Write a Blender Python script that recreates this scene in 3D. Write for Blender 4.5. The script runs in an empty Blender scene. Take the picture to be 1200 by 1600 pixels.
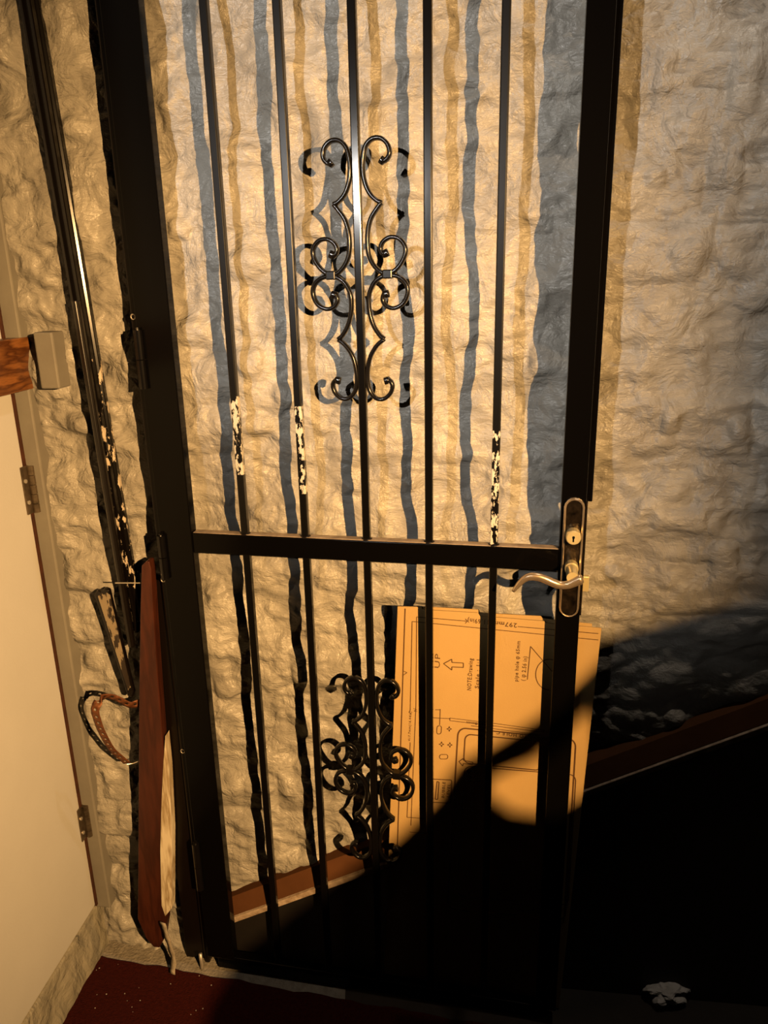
import bpy, bmesh, math, random
import numpy as np
from mathutils import Vector, Matrix

scene = bpy.context.scene
COL = scene.collection
random.seed(7)

# ------------------------------------------------------------------ camera
CAM_H = 1.39                       # metres above the floor
FPX = 1180.0                       # focal length in pixels of the 1200 x 1600 frame
# rows: world X (right), Y (forward), Z (up) expressed in camera axes (right, down, forward)
_down = np.array([82.0, 3850.0, FPX]); _down /= np.linalg.norm(_down)
_up = -_down
_fwd = np.array([0, 0, 1.0])
_Y = _fwd - _up * np.dot(_fwd, _up); _Y /= np.linalg.norm(_Y)
_X = np.cross(_Y, _up)
RM = np.array([_X, _Y, _up])
cam_data = bpy.data.cameras.new('camera')
cam = bpy.data.objects.new('camera', cam_data)
COL.objects.link(cam)
right, down, fwd = RM @ np.array([1, 0, 0.]), RM @ np.array([0, 1., 0]), RM @ np.array([0, 0, 1.])
cam.matrix_world = Matrix(((right[0], -down[0], -fwd[0], 0), (right[1], -down[1], -fwd[1], 0),
                           (right[2], -down[2], -fwd[2], CAM_H), (0, 0, 0, 1)))
cam_data.sensor_fit = 'VERTICAL'
cam_data.sensor_height = 24.0
cam_data.lens = FPX / 1600.0 * 24.0
cam_data.clip_start = 0.01
scene.camera = cam

# ------------------------------------------------------------------ world, lights, exposure
world = bpy.data.worlds.new('world'); scene.world = world
world.use_nodes = True
world.node_tree.nodes['Background'].inputs[0].default_value = (1.0, 0.7, 0.45, 1)
world.node_tree.nodes['Background'].inputs[1].default_value = 0.002

def lamp(name, kind, loc, energy, color, radius, target=None, angle=None, blend=None):
    d = bpy.data.lights.new(name, kind); d.energy = energy; d.color = color
    d.shadow_soft_size = radius
    o = bpy.data.objects.new(name, d); COL.objects.link(o); o.location = loc
    if target is not None:
        v = Vector(target) - Vector(loc)
        o.rotation_euler = v.to_track_quat('-Z', 'Y').to_euler()
        d.spot_size = math.radians(angle); d.spot_blend = blend
    return o
# warm bulb on the right behind the camera; cool shaded lamp on the left
LAMP = np.array([0.714, -0.574, CAM_H + 0.19])
lamp('warm_bulb', 'SPOT', tuple(LAMP), 300, (1.0, 0.57, 0.21), 0.009,
     target=(-0.10, 1.25, CAM_H - 0.46), angle=69, blend=1.0)
COOL = np.array([-0.78, -0.62, CAM_H + 0.34])
lamp('cool_spot', 'SPOT', tuple(COOL), 70, (1.0, 0.95, 0.89), 0.014,
     target=(-0.02, 1.3, CAM_H + 0.36), angle=66, blend=1.0)

# weak overhead fill, added out of view to brighten ledge and floor scrap
lamp('overhead_fill', 'POINT', (0.62, 0.98, CAM_H + 1.5), 16, (1.0, 0.82, 0.64), 0.03)

scene.view_settings.view_transform = 'Standard'
scene.view_settings.look = 'None'
scene.view_settings.gamma = 1.0
scene.view_settings.use_curve_mapping = False
scene.view_settings.exposure = 0.28
scene.cycles.diffuse_bounces = 0      # bounced light switched off to keep the shadows nearly black

# ------------------------------------------------------------------ real planes of the place
class Plane:
    """vertical plane: origin (x, y), heading angle; en points into the room"""
    def __init__(s, x, y, ang):
        a = math.radians(ang)
        s.o = np.array([x, y, 0.0])
        s.ex = np.array([math.cos(a), math.sin(a), 0.0])
        s.en = np.array([math.sin(a), -math.cos(a), 0.0])
        s.ez = np.array([0, 0, 1.0])
    def p(s, u, z, d=0.0):
        return s.o + s.ex * u + s.en * d + s.ez * z
    def at(s, px, py, d=0.0):
        """point of the plane (pushed d into the room) seen at a pixel of the photograph"""
        r = RM @ np.array([px - 600.0, py - 800.0, FPX])
        c = np.array([0, 0, CAM_H])
        t = np.dot(s.o + s.en * d - c, s.en) / np.dot(r, s.en)
        return c + r * t
    def uz(s, px, py, d=0.0):
        q = s.at(px, py, d)
        return float(np.dot(q - s.o, s.ex)), float(q[2])
GATE = Plane(-0.330, 1.246, -11.4)
WALL = Plane(-0.319, 1.302, -7.2)
SIDE = Plane(-0.640, 1.3187, 82.5)           # left wall; u runs towards the corner
def floor_at(px, py, z=0.0):
    r = RM @ np.array([px - 600.0, py - 800.0, FPX])
    return np.array([0, 0, CAM_H]) + r * ((z - CAM_H) / r[2])

# ------------------------------------------------------------------ materials
def new_mat(name):
    m = bpy.data.materials.new(name); m.use_nodes = True
    nt = m.node_tree
    return m, nt, nt.nodes['Principled BSDF']
def N(nt, t, **kw):
    n = nt.nodes.new(t)
    for k, v in kw.items():
        if k in n.inputs: n.inputs[k].default_value = v
        else: setattr(n, k, v)
    return n
def ramp(nt, fac, stops):
    r = nt.nodes.new('ShaderNodeValToRGB')
    e = r.color_ramp.elements
    while len(e) < len(stops): e.new(0.5)
    for i, (p, c) in enumerate(stops):
        e[i].position = p; e[i].color = tuple(c) + (1,) if len(c) == 3 else c
    nt.links.new(fac, r.inputs[0])
    return r
def coords(nt, scale=(1, 1, 1)):
    tc = nt.nodes.new('ShaderNodeTexCoord')
    mp = nt.nodes.new('ShaderNodeMapping'); mp.inputs['Scale'].default_value = scale
    nt.links.new(tc.outputs['Object'], mp.inputs[0])
    return mp.outputs[0]
def simple(name, c0, c1, rough, scale=30, bump=0.2, bscale=120, stretch=(1, 1, 1), metal=0.0, spec=0.5, dist=0.001):
    m, nt, b = new_mat(name)
    v = coords(nt, stretch)
    n = N(nt, 'ShaderNodeTexNoise', Scale=scale, Detail=6.0, Roughness=0.6); nt.links.new(v, n.inputs['Vector'])
    r = ramp(nt, n.outputs['Fac'], [(0.3, c0), (0.7, c1)])
    nt.links.new(r.outputs[0], b.inputs['Base Color'])
    b.inputs['Roughness'].default_value = rough; b.inputs['Metallic'].default_value = metal
    b.inputs['Specular IOR Level'].default_value = spec
    if bump:
        n2 = N(nt, 'ShaderNodeTexNoise', Scale=bscale, Detail=5.0); nt.links.new(v, n2.inputs['Vector'])
        bp = N(nt, 'ShaderNodeBump', Strength=bump, Distance=dist)
        nt.links.new(n2.outputs['Fac'], bp.inputs['Height']); nt.links.new(bp.outputs[0], b.inputs['Normal'])
    return m

def plaster_mat(name, c0, c1, rough=0.33):
    m, nt, b = new_mat(name)
    v = coords(nt)
    n = N(nt, 'ShaderNodeTexNoise', Scale=9.0, Detail=6.0, Roughness=0.62); nt.links.new(v, n.inputs['Vector'])
    r = ramp(nt, n.outputs['Fac'], [(0.34, c0), (0.62, c1)])
    # small darker specks of blue-grey tone
    s = N(nt, 'ShaderNodeTexNoise', Scale=26.0, Detail=3.0); nt.links.new(v, s.inputs['Vector'])
    sr = ramp(nt, s.outputs['Fac'], [(0.73, (0, 0, 0)), (0.80, (0.7, 0.7, 0.7))])
    mx = nt.nodes.new('ShaderNodeMix'); mx.data_type = 'RGBA'
    nt.links.new(sr.outputs[0], mx.inputs[0]); nt.links.new(r.outputs[0], mx.inputs[6])
    mx.inputs[7].default_value = (c0[0] * 0.62, c0[1] * 0.68, c0[2] * 0.82, 1)
    nt.links.new(mx.outputs[2], b.inputs['Base Color'])
    b.inputs['Roughness'].default_value = rough
    b.inputs['Specular IOR Level'].default_value = 0.55
    # fine relief: wrinkled brush marks, grain and hair cracks
    w = N(nt, 'ShaderNodeTexNoise', Scale=17.0, Detail=6.0, Roughness=0.5, Distortion=0.6); nt.links.new(v, w.inputs['Vector'])
    v2 = coords(nt, (1.0, 1.0, 2.6))
    w2 = N(nt, 'ShaderNodeTexNoise', Scale=55.0, Detail=4.0, Roughness=0.55, Distortion=1.4); nt.links.new(v2, w2.inputs['Vector'])
    g = N(nt, 'ShaderNodeTexNoise', Scale=420.0, Detail=2.0); nt.links.new(v, g.inputs['Vector'])
    wv = N(nt, 'ShaderNodeTexNoise', Scale=7.0, Detail=5.0); nt.links.new(v, wv.inputs['Vector'])
    va = nt.nodes.new('ShaderNodeVectorMath'); va.operation = 'MULTIPLY_ADD'
    nt.links.new(wv.outputs['Color'], va.inputs[0]); va.inputs[1].default_value = (0.16, 0.16, 0.16)
    nt.links.new(v, va.inputs[2])
    vo = N(nt, 'ShaderNodeTexVoronoi', Scale=6.5); vo.feature = 'DISTANCE_TO_EDGE'
    nt.links.new(va.outputs[0], vo.inputs['Vector'])
    cr = ramp(nt, vo.outputs['Distance'], [(0.0, (0, 0, 0)), (0.012, (1, 1, 1))])
    cm = N(nt, 'ShaderNodeTexNoise', Scale=3.3, Detail=2.0); nt.links.new(v, cm.inputs['Vector'])
    cmr = ramp(nt, cm.outputs['Fac'], [(0.40, (0, 0, 0)), (0.44, (1, 1, 1))])
    mxm = nt.nodes.new('ShaderNodeMath'); mxm.operation = 'MAXIMUM'
    nt.links.new(cr.outputs[0], mxm.inputs[0]); nt.links.new(cmr.outputs[0], mxm.inputs[1])
    rg = nt.nodes.new('ShaderNodeTexNoise'); rg.noise_type = 'RIDGED_MULTIFRACTAL'
    rg.inputs['Scale'].default_value = 13.0; rg.inputs['Detail'].default_value = 5.0; rg.inputs['Distortion'].default_value = 1.0
    nt.links.new(v2, rg.inputs['Vector'])
    prev = None
    for src, st, ds in ((rg.outputs['Fac'], 0.38, 0.0042), (w.outputs['Fac'], 0.8, 0.022), (w2.outputs['Fac'], 0.40, 0.006), (g.outputs['Fac'], 0.20, 0.0012), (mxm.outputs[0], 0.35, 0.002)):
        bp = N(nt, 'ShaderNodeBump', Strength=st, Distance=ds)
        nt.links.new(src, bp.inputs['Height'])
        if prev: nt.links.new(prev.outputs[0], bp.inputs['Normal'])
        prev = bp
    nt.links.new(prev.outputs[0], b.inputs['Normal'])
    return m

def chipped(name, base, chip, rough, thr, zones=None, scale=70, spec=0.5, stretch=(1, 1, 0.35)):
    """glossy dark paint, with pale chips and scuffs inside the given height zones (object Z)"""
    m, nt, b = new_mat(name)
    v = coords(nt, stretch)
    n = N(nt, 'ShaderNodeTexNoise', Scale=scale, Detail=5.0, Roughness=0.65); nt.links.new(v, n.inputs['Vector'])
    r = ramp(nt, n.outputs['Fac'], [(thr, (0, 0, 0)), (thr + 0.03, (1, 1, 1))])
    fac = r.outputs[0]
    if zones:
        tc = nt.nodes.new('ShaderNodeTexCoord'); sp = nt.nodes.new('ShaderNodeSeparateXYZ')
        nt.links.new(tc.outputs['Object'], sp.inputs[0])
        tot = None
        for z0, z1 in zones:
            a = nt.nodes.new('ShaderNodeMath'); a.operation = 'COMPARE'
            nt.links.new(sp.outputs['Z'], a.inputs[0]); a.inputs[1].default_value = (z0 + z1) / 2; a.inputs[2].default_value = (z1 - z0) / 2
            if tot is None: tot = a
            else:
                s = nt.nodes.new('ShaderNodeMath'); s.operation = 'MAXIMUM'
                nt.links.new(tot.outputs[0], s.inputs[0]); nt.links.new(a.outputs[0], s.inputs[1]); tot = s
        mu = nt.nodes.new('ShaderNodeMath'); mu.operation = 'MULTIPLY'
        nt.links.new(tot.outputs[0], mu.inputs[0]); nt.links.new(fac, mu.inputs[1]); fac = mu.outputs[0]
    mx = nt.nodes.new('ShaderNodeMix'); mx.data_type = 'RGBA'
    nt.links.new(fac, mx.inputs[0]); mx.inputs[6].default_value = base + (1,); mx.inputs[7].default_value = chip + (1,)
    nt.links.new(mx.outputs[2], b.inputs['Base Color'])
    b.inputs['Roughness'].default_value = rough; b.inputs['Specular IOR Level'].default_value = spec
    n2 = N(nt, 'ShaderNodeTexNoise', Scale=90.0, Detail=3.0); nt.links.new(v, n2.inputs['Vector'])
    bp = N(nt, 'ShaderNodeBump', Strength=0.05, Distance=0.0006); nt.links.new(n2.outputs['Fac'], bp.inputs['Height'])
    nt.links.new(bp.outputs[0], b.inputs['Normal'])
    return m

def wood_mat(name, dark, light, axis='Z', rough=0.5, scale=14.0, dist=3.0):
    m, nt, b = new_mat(name)
    st = {'X': (0.12, 1, 1), 'Y': (1, 0.12, 1), 'Z': (1, 1, 0.12)}[axis]
    v = coords(nt, st)
    n = N(nt, 'ShaderNodeTexNoise', Scale=scale, Detail=4.0, Distortion=dist); nt.links.new(v, n.inputs['Vector'])
    n2 = N(nt, 'ShaderNodeTexNoise', Scale=scale * 9, Detail=4.0); nt.links.new(v, n2.inputs['Vector'])
    ad = nt.nodes.new('ShaderNodeMath'); ad.operation = 'MULTIPLY_ADD'
    nt.links.new(n2.outputs['Fac'], ad.inputs[0]); ad.inputs[1].default_value = 0.35; nt.links.new(n.outputs['Fac'], ad.inputs[2])
    r = ramp(nt, ad.outputs[0], [(0.52, dark), (0.62, light), (0.68, dark), (0.8, light)])
    nt.links.new(r.outputs[0], b.inputs['Base Color']); b.inputs['Roughness'].default_value = rough
    bp = N(nt, 'ShaderNodeBump', Strength=0.25, Distance=0.001); nt.links.new(ad.outputs[0], bp.inputs['Height'])
    nt.links.new(bp.outputs[0], b.inputs['Normal'])
    return m

M = {}
M['plaster'] = plaster_mat('painted_plaster', (0.34, 0.315, 0.275), (0.47, 0.44, 0.385))
M['plaster_side'] = plaster_mat('rough_plaster', (0.31, 0.285, 0.22), (0.42, 0.38, 0.29), 0.6)
M['concrete'] = simple('concrete', (0.27, 0.235, 0.185), (0.42, 0.37, 0.30), 0.85, 60, 0.8, 180, dist=0.004)
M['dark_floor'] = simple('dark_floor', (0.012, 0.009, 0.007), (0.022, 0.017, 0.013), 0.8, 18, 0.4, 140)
M['carpet'] = simple('red_carpet', (0.045, 0.007, 0.005), (0.08, 0.012, 0.007), 0.95, 160, 1.0, 480, dist=0.004, spec=0.1)
M['black'] = chipped('black_gloss_paint', (0.004, 0.0036, 0.0034), (0.35, 0.3, 0.25), 0.16, 0.80, None, 120, spec=0.3)
M['black_frame'] = chipped('black_gloss_frame', (0.0025, 0.0022, 0.002), (0.35, 0.3, 0.25), 0.14, 0.80, None, 120, spec=0.12)
M['black_plain'] = simple('black_gloss_plain', (0.004, 0.0036, 0.0034), (0.006, 0.005, 0.005), 0.2, 40, 0.0, 90, spec=0.35)
M['brown_black'] = chipped('brown_black_paint', (0.006, 0.0038, 0.0026), (0.30, 0.25, 0.2), 0.3, 0.79, None, 110, spec=0.2)
M['strip'] = chipped('flaking_dark_paint', (0.007, 0.005, 0.004), (0.62, 0.52, 0.40), 0.22, 0.59, [(0.86, 1.33)], 75, stretch=(1, 1, 0.5))
M['strip_plain'] = chipped('dark_strip_paint', (0.006, 0.004, 0.003), (0.4, 0.33, 0.25), 0.25, 0.74, None, 90)
M['door'] = simple('cream_door_paint', (0.70, 0.68, 0.64), (0.74, 0.72, 0.68), 0.45, 8, 0.25, 260, spec=0.3)
M['casing'] = simple('grey_casing_paint', (0.24, 0.22, 0.19), (0.29, 0.27, 0.23), 0.55, 14, 0.35, 90)
M['red_edge'] = simple('red_brown_edge', (0.035, 0.010, 0.005), (0.09, 0.026, 0.010), 0.5, 40, 0.3)
M['pine'] = wood_mat('stained_pine', (0.09, 0.028, 0.008), (0.34, 0.13, 0.035), 'Y', 0.4, 9.0, 1.2)
M['red_wood'] = wood_mat('red_brown_wood', (0.040, 0.010, 0.005), (0.075, 0.019, 0.009), 'Z', 0.4, 10, 1.0)
M['bare_wood'] = wood_mat('bare_pale_wood', (0.40, 0.29, 0.16), (0.85, 0.74, 0.55), 'Z', 0.7, 16, 1.5)
M['ledge'] = simple('brown_ledge_paint', (0.09, 0.036, 0.014), (0.13, 0.052, 0.02), 0.75, 12, 0.25, 60, spec=0.15)
M['ledge_edge'] = simple('worn_ledge_edge', (0.30, 0.20, 0.13), (0.70, 0.55, 0.42), 0.75, 55, 0.6, 150, dist=0.002)
M['stringer'] = simple('dark_stringer_paint', (0.006, 0.004, 0.003), (0.010, 0.006, 0.005), 0.7, 22, 0.2, 80)
M['card'] = simple('brown_cardboard', (0.54, 0.35, 0.14), (0.60, 0.395, 0.165), 0.85, 5, 0.35, 700, spec=0.2)
M['ink'] = simple('brown_ink', (0.10, 0.045, 0.014), (0.12, 0.055, 0.018), 0.8, 20, 0)
M['brass'] = simple('polished_brass', (0.78, 0.62, 0.30), (0.90, 0.76, 0.42), 0.30, 20, 0.05, 60, metal=0.45)
M['plate'] = simple('tarnished_plate', (0.008, 0.006, 0.004), (0.05, 0.034, 0.022), 0.2, 90, 0.25, 160, metal=0.6)
M['lever'] = simple('worn_brass_lever', (0.62, 0.47, 0.32), (0.78, 0.62, 0.44), 0.24, 20, 0.05, 60, metal=0.8)
M['steel'] = simple('bright_steel', (0.60, 0.54, 0.46), (0.72, 0.66, 0.56), 0.35, 30, 0.1, metal=0.6)
M['shaving'] = simple('weathered_wood_chip', (0.24, 0.20, 0.15), (0.55, 0.47, 0.36), 0.8, 70, 0.5, 200)
M['painted_highlight'] = simple('painted_rail_highlight', (0.20, 0.15, 0.11), (0.55, 0.43, 0.32), 0.5, 45, 0.2)  # highlight of the rail top, put into the colour
M['rust'] = simple('rusty_steel', (0.10, 0.032, 0.012), (0.26, 0.095, 0.035), 0.55, 60, 0.5, 200, metal=0.3)
M['hinge'] = simple('old_hinge_steel', (0.10, 0.075, 0.05), (0.26, 0.2, 0.14), 0.35, 60, 0.2, metal=0.7)
M['paper'] = simple('crumpled_grey', (0.55, 0.53, 0.5), (0.75, 0.72, 0.69), 0.7, 30, 0.4, 100)
M['fleck'] = simple('paint_flecks', (0.6, 0.55, 0.48), (0.75, 0.7, 0.6), 0.7, 30, 0)

# ------------------------------------------------------------------ object helpers
def link(name, bm, mat, parent=None, smooth=False, bevel=0.0, seg=2):
    bmesh.ops.recalc_face_normals(bm, faces=bm.faces)
    me = bpy.data.meshes.new(name)
    bm.to_mesh(me); bm.free()
    if smooth:
        for p in me.polygons: p.use_smooth = True
    o = bpy.data.objects.new(name, me)
    COL.objects.link(o)
    mats = mat if isinstance(mat, (list, tuple)) else [mat]
    for k in mats: me.materials.append(M[k])
    if parent is not None:
        L = parent.location if parent.parent is None else parent.parent.location
        me.transform(Matrix.Translation(-Vector(L)))
        o.parent = parent
    else:
        vs = np.array([v.co for v in me.vertices])
        b = Vector(((vs[:, 0].min() + vs[:, 0].max()) / 2, (vs[:, 1].min() + vs[:, 1].max()) / 2, vs[:, 2].min()))
        me.transform(Matrix.Translation(-b)); o.location = b
    if bevel:
        md = o.modifiers.new('bevel', 'BEVEL'); md.width = bevel; md.segments = seg; md.limit_method = 'ANGLE'
    return o
def root(name, loc):
    o = bpy.data.objects.new(name, None); o.empty_display_size = 0.05
    o.location = Vector(loc); COL.objects.link(o); return o
def tag(o, label=None, cat=None, group=None, kind=None):
    if label: o['label'] = label
    if cat: o['category'] = cat
    if group: o['group'] = group
    if kind: o['kind'] = kind
    return o
def prism(bm, ring, axis, mi=0):
    """closed ring of 3D points extruded along the vector axis"""
    a = [bm.verts.new(Vector(p)) for p in ring]
    b = [bm.verts.new(Vector(p) + Vector(axis)) for p in ring]
    f = [bm.faces.new(a), bm.faces.new(b[::-1])]
    n = len(ring)
    for i in range(n):
        f.append(bm.faces.new((a[i], b[i], b[(i + 1) % n], a[(i + 1) % n])))
    for q in f: q.material_index = mi
    return f
def pbox(bm, pl, u0, u1, z0, z1, d0, d1, mi=0):
    return prism(bm, [pl.p(u0, z0, d0), pl.p(u1, z0, d0), pl.p(u1, z1, d0), pl.p(u0, z1, d0)], pl.en * (d1 - d0), mi)
def catmull(pts, n=6):
    P = [np.array(p, float) for p in pts]
    P = [2 * P[0] - P[1]] + P + [2 * P[-1] - P[-2]]
    out = []
    for i in range(1, len(P) - 2):
        for k in range(n):
            t = k / n
            a, b, c, d = P[i - 1], P[i], P[i + 1], P[i + 2]
            out.append(0.5 * (2 * b + (c - a) * t + (2 * a - 5 * b + 4 * c - d) * t * t + (3 * b - a - 3 * c + d) * t ** 3))
    out.append(P[-2])
    return out
def tube(bm, pts, rad, seg=10, up=None, flat=1.0):
    """round tube along 3D points; rad number or list"""
    pts = [np.array(p, float) for p in pts]; n = len(pts)
    rs = rad if isinstance(rad, (list, tuple, np.ndarray)) else [rad] * n
    rings = []
    u0 = np.array(up if up is not None else (0.13, 0.21, 0.97), float)
    for i in range(n):
        t = pts[min(i + 1, n - 1)] - pts[max(i - 1, 0)]; t /= np.linalg.norm(t) + 1e-12
        a = u0 - t * np.dot(u0, t)
        if np.linalg.norm(a) < 1e-4: a = np.array([1.0, 0, 0]) - t * t[0]
        a /= np.linalg.norm(a); b = np.cross(t, a)
        rings.append([bm.verts.new(Vector(pts[i] + rs[i] * (a * math.cos(k * 2 * math.pi / seg) * flat + b * math.sin(k * 2 * math.pi / seg)))) for k in range(seg)])
    for i in range(n - 1):
        for k in range(seg):
            bm.faces.new((rings[i][k], rings[i][(k + 1) % seg], rings[i + 1][(k + 1) % seg], rings[i + 1][k]))
    bm.faces.new(rings[0][::-1]); bm.faces.new(rings[-1])

# ------------------------------------------------------------------ relief noise
_rng = np.random.RandomState(11)
_T = _rng.rand(256, 256)
def vn(x, y):
    xi = np.floor(x).astype(int); yi = np.floor(y).astype(int)
    fx = x - xi; fy = y - yi
    fx = fx ** 3 * (fx * (fx * 6 - 15) + 10); fy = fy ** 3 * (fy * (fy * 6 - 15) + 10)
    a = _T[xi % 256, yi % 256]; b = _T[(xi + 1) % 256, yi % 256]; c = _T[xi % 256, (yi + 1) % 256]; d = _T[(xi + 1) % 256, (yi + 1) % 256]
    return (a * (1 - fx) + b * fx) * (1 - fy) + (c * (1 - fx) + d * fx) * fy
def fbm(x, y, o=4, g=0.5):
    s = 0; a = 1; t = 0
    for i in range(o):
        s = s + a * vn(x * 2 ** i + 17.3 * i, y * 2 ** i + 9.1 * i); t += a; a *= g
    return s / t - 0.5
def ridged(x, y, o=3):
    s = 0; a = 1; t = 0
    for i in range(o):
        s = s + a * (1 - np.abs(2 * vn(x * 2 ** i + 31.7 * i, y * 2 ** i + 5.3 * i) - 1)); t += a; a *= 0.5
    return s / t
def masonry(u, z):
    """old hand-laid courses under many coats of paint (metres)"""
    wu = u + 0.05 * fbm(u * 5 + 3, z * 5, 3); wz = z + 0.035 * fbm(u * 4, z * 5 + 7, 3)
    ch = 0.092
    row = np.floor(wz / ch); fz = wz / ch - row
    bl = 0.24 + 0.06 * _T[(row.astype(int) * 7) % 256, 3]
    off = _T[(row.astype(int) * 13) % 256, 9] * 0.3
    bu = (wu + off) / bl; col = np.floor(bu); fu = bu - col
    hgt = _T[(row.astype(int) * 31) % 256, (col.astype(int) * 17 + 40) % 256] - 0.5
    edge = np.minimum(np.minimum(fz, 1 - fz) * ch, np.minimum(fu, 1 - fu) * bl)
    pillow = 1 - np.exp(-edge / 0.011)
    vary = np.clip(0.5 + 2.2 * fbm(u * 3.1, z * 3.1, 2), 0.1, 1)
    h = pillow * (0.007 * vary) + hgt * 0.016 * np.clip(edge / 0.018, 0, 1)
    h = h + 0.034 * fbm(u * 4.3 + 1, z * 5.3, 3) + 0.030 * fbm(u * 11, z * 16, 3, 0.5) + 0.011 * fbm(u * 27 + 4 * fbm(u * 6, z * 6, 2), z * 40 + 2, 3, 0.5)
    h = h + 0.0042 * (ridged(u * 22 + 2.5 * fbm(u * 8, z * 8, 2), z * 34 + 3 * fbm(u * 7 + 9, z * 7, 2), 3) - 0.6)
    lump = np.clip(vn(u * 19 + 50, z * 19) - 0.74, 0, 1)
    return h + 0.06 * lump
def relief_mesh(name, pl, us, zs, hfun, mat):
    U, Z = np.meshgrid(us, zs)
    H = hfun(U, Z)
    P = pl.o[None, None] + U[..., None] * pl.ex + H[..., None] * pl.en + Z[..., None] * pl.ez
    nz, nu = U.shape
    v = P.reshape(-1, 3)
    i = np.arange(nz - 1)[:, None] * nu + np.arange(nu - 1)[None]
    q = np.stack([i, i + 1, i + nu + 1, i + nu], -1).reshape(-1, 4)
    me = bpy.data.meshes.new(name)
    me.vertices.add(len(v)); me.vertices.foreach_set('co', v.ravel())
    me.loops.add(q.size); me.loops.foreach_set('vertex_index', q.ravel().astype(np.int32))
    me.polygons.add(len(q)); me.polygons.foreach_set('loop_start', np.arange(0, q.size, 4, dtype=np.int32))
    me.polygons.foreach_set('use_smooth', np.ones(len(q), bool))
    me.update(calc_edges=True); me.validate()
    me.materials.append(M[mat])
    o = bpy.data.objects.new(name, me); COL.objects.link(o)
    return o

# ------------------------------------------------------------------ structure: walls, floor, door
def wall_h(u, z):
    h = masonry(u, z)
    left = np.clip((-0.13 - u) / 0.15, 0, 1)
    foot = np.clip((0.10 - z) / 0.10, 0, 1) * np.clip((-0.02 - u) / 0.1, 0, 1)
    h = h + 0.010 * left * fbm(u * 30, z * 24, 3) + foot ** 2 * (0.03 + 0.035 * fbm(u * 34, z * 34, 3))
    return 0.030 * np.tanh(h / 0.030) * (1 - foot) + np.clip(h, -0.03, 0.07) * foot
us = np.concatenate([np.arange(-0.40, 1.12, 0.0034), np.arange(1.12, 2.4, 0.02)])
zs = np.concatenate([np.arange(-0.02, 2.05, 0.0034), np.arange(2.05, 2.7, 0.02)])
tag(relief_mesh('wall_back', WALL, us, zs, wall_h, 'plaster'), kind='structure')

def side_h(u, z):
    # below the door the plinth is a rough cement slope
    return np.clip(0.012 * fbm(u * 22, z * 22, 4) + 0.02 * np.clip((0.11 - z) / 0.1, 0, 1) - 0.008, -0.03, 0.03)
tag(relief_mesh('wall_left', SIDE, np.concatenate([np.arange(-1.17, -0.5, 0.03), np.arange(-0.5, 0.09, 0.005)]),
                np.concatenate([np.arange(-0.01, 0.16, 0.005), np.arange(0.16, 2.7, 0.04)]),
                lambda u, z: side_h(u, z) - 0.045 * np.clip((z - 0.10) / 0.01, 0, 1) * np.clip((0.03 - u) / 0.01, 0, 1), 'plaster_side'), kind='structure')

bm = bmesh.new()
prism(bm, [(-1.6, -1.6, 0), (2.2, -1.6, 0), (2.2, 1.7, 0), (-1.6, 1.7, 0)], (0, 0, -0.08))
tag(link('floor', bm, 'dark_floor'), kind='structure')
bm = bmesh.new()      # concrete sill under the gate, by the door
prism(bm, [(-0.80, 1.05, 0), (-0.62, 1.05, 0), (-0.10, 1.12, 0), (-0.10, 1.36, 0), (-0.80, 1.42, 0)], (0, 0, 0.002))
tag(link('trim_6', bm, 'concrete'), kind='structure')

# unseen blocker added beside the camera, cut to shade the lower right
Z0 = CAM_H
def toward_lamp(P, y, L=LAMP):
    t = (y - L[1]) / (P[1] - L[1]); return L + (P - L) * t
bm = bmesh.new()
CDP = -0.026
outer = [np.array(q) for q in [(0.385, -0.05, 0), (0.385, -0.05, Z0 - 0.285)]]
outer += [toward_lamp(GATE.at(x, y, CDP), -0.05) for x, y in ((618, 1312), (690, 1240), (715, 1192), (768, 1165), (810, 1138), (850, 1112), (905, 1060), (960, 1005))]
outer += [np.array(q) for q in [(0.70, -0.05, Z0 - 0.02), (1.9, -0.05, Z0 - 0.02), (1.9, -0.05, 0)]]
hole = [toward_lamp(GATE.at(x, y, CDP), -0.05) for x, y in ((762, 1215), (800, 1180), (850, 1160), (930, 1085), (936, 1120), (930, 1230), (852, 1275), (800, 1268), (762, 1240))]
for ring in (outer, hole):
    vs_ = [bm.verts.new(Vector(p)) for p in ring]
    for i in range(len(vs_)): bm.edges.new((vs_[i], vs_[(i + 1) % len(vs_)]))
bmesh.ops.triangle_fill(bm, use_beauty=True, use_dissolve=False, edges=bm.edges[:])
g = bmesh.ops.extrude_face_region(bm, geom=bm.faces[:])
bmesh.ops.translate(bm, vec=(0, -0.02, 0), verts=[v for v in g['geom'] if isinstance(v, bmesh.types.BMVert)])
tag(link('light_blocker_right', bm, 'plaster_side'), kind='structure')

# unseen block added on the left: its edge cuts off the cool lamp
bm = bmesh.new()
prism(bm, [(-0.612, 0.16, 0), (-0.612, 0.20, 0), (-0.86, 0.20, 0), (-0.86, 0.16, 0)], (0, 0, 2.5))
tag(link('light_blocker_left', bm, 'plaster_side'), kind='structure')

# unseen plate added close to the warm bulb to dim the right wall
bm = bmesh.new()
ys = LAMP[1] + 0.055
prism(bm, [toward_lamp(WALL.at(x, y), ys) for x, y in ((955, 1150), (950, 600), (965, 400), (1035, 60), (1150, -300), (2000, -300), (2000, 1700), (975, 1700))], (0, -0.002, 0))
tag(link('warm_blocker_plate', bm, 'brown_black'), kind='structure')

# unseen plate added by the cool lamp to cut its light low down
bm = bmesh.new()
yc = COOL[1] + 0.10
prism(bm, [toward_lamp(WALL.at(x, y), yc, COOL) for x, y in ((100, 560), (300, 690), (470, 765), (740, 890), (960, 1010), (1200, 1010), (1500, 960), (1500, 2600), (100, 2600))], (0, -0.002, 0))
tag(link('cool_blocker_plate', bm, 'brown_black'), kind='structure')

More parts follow.
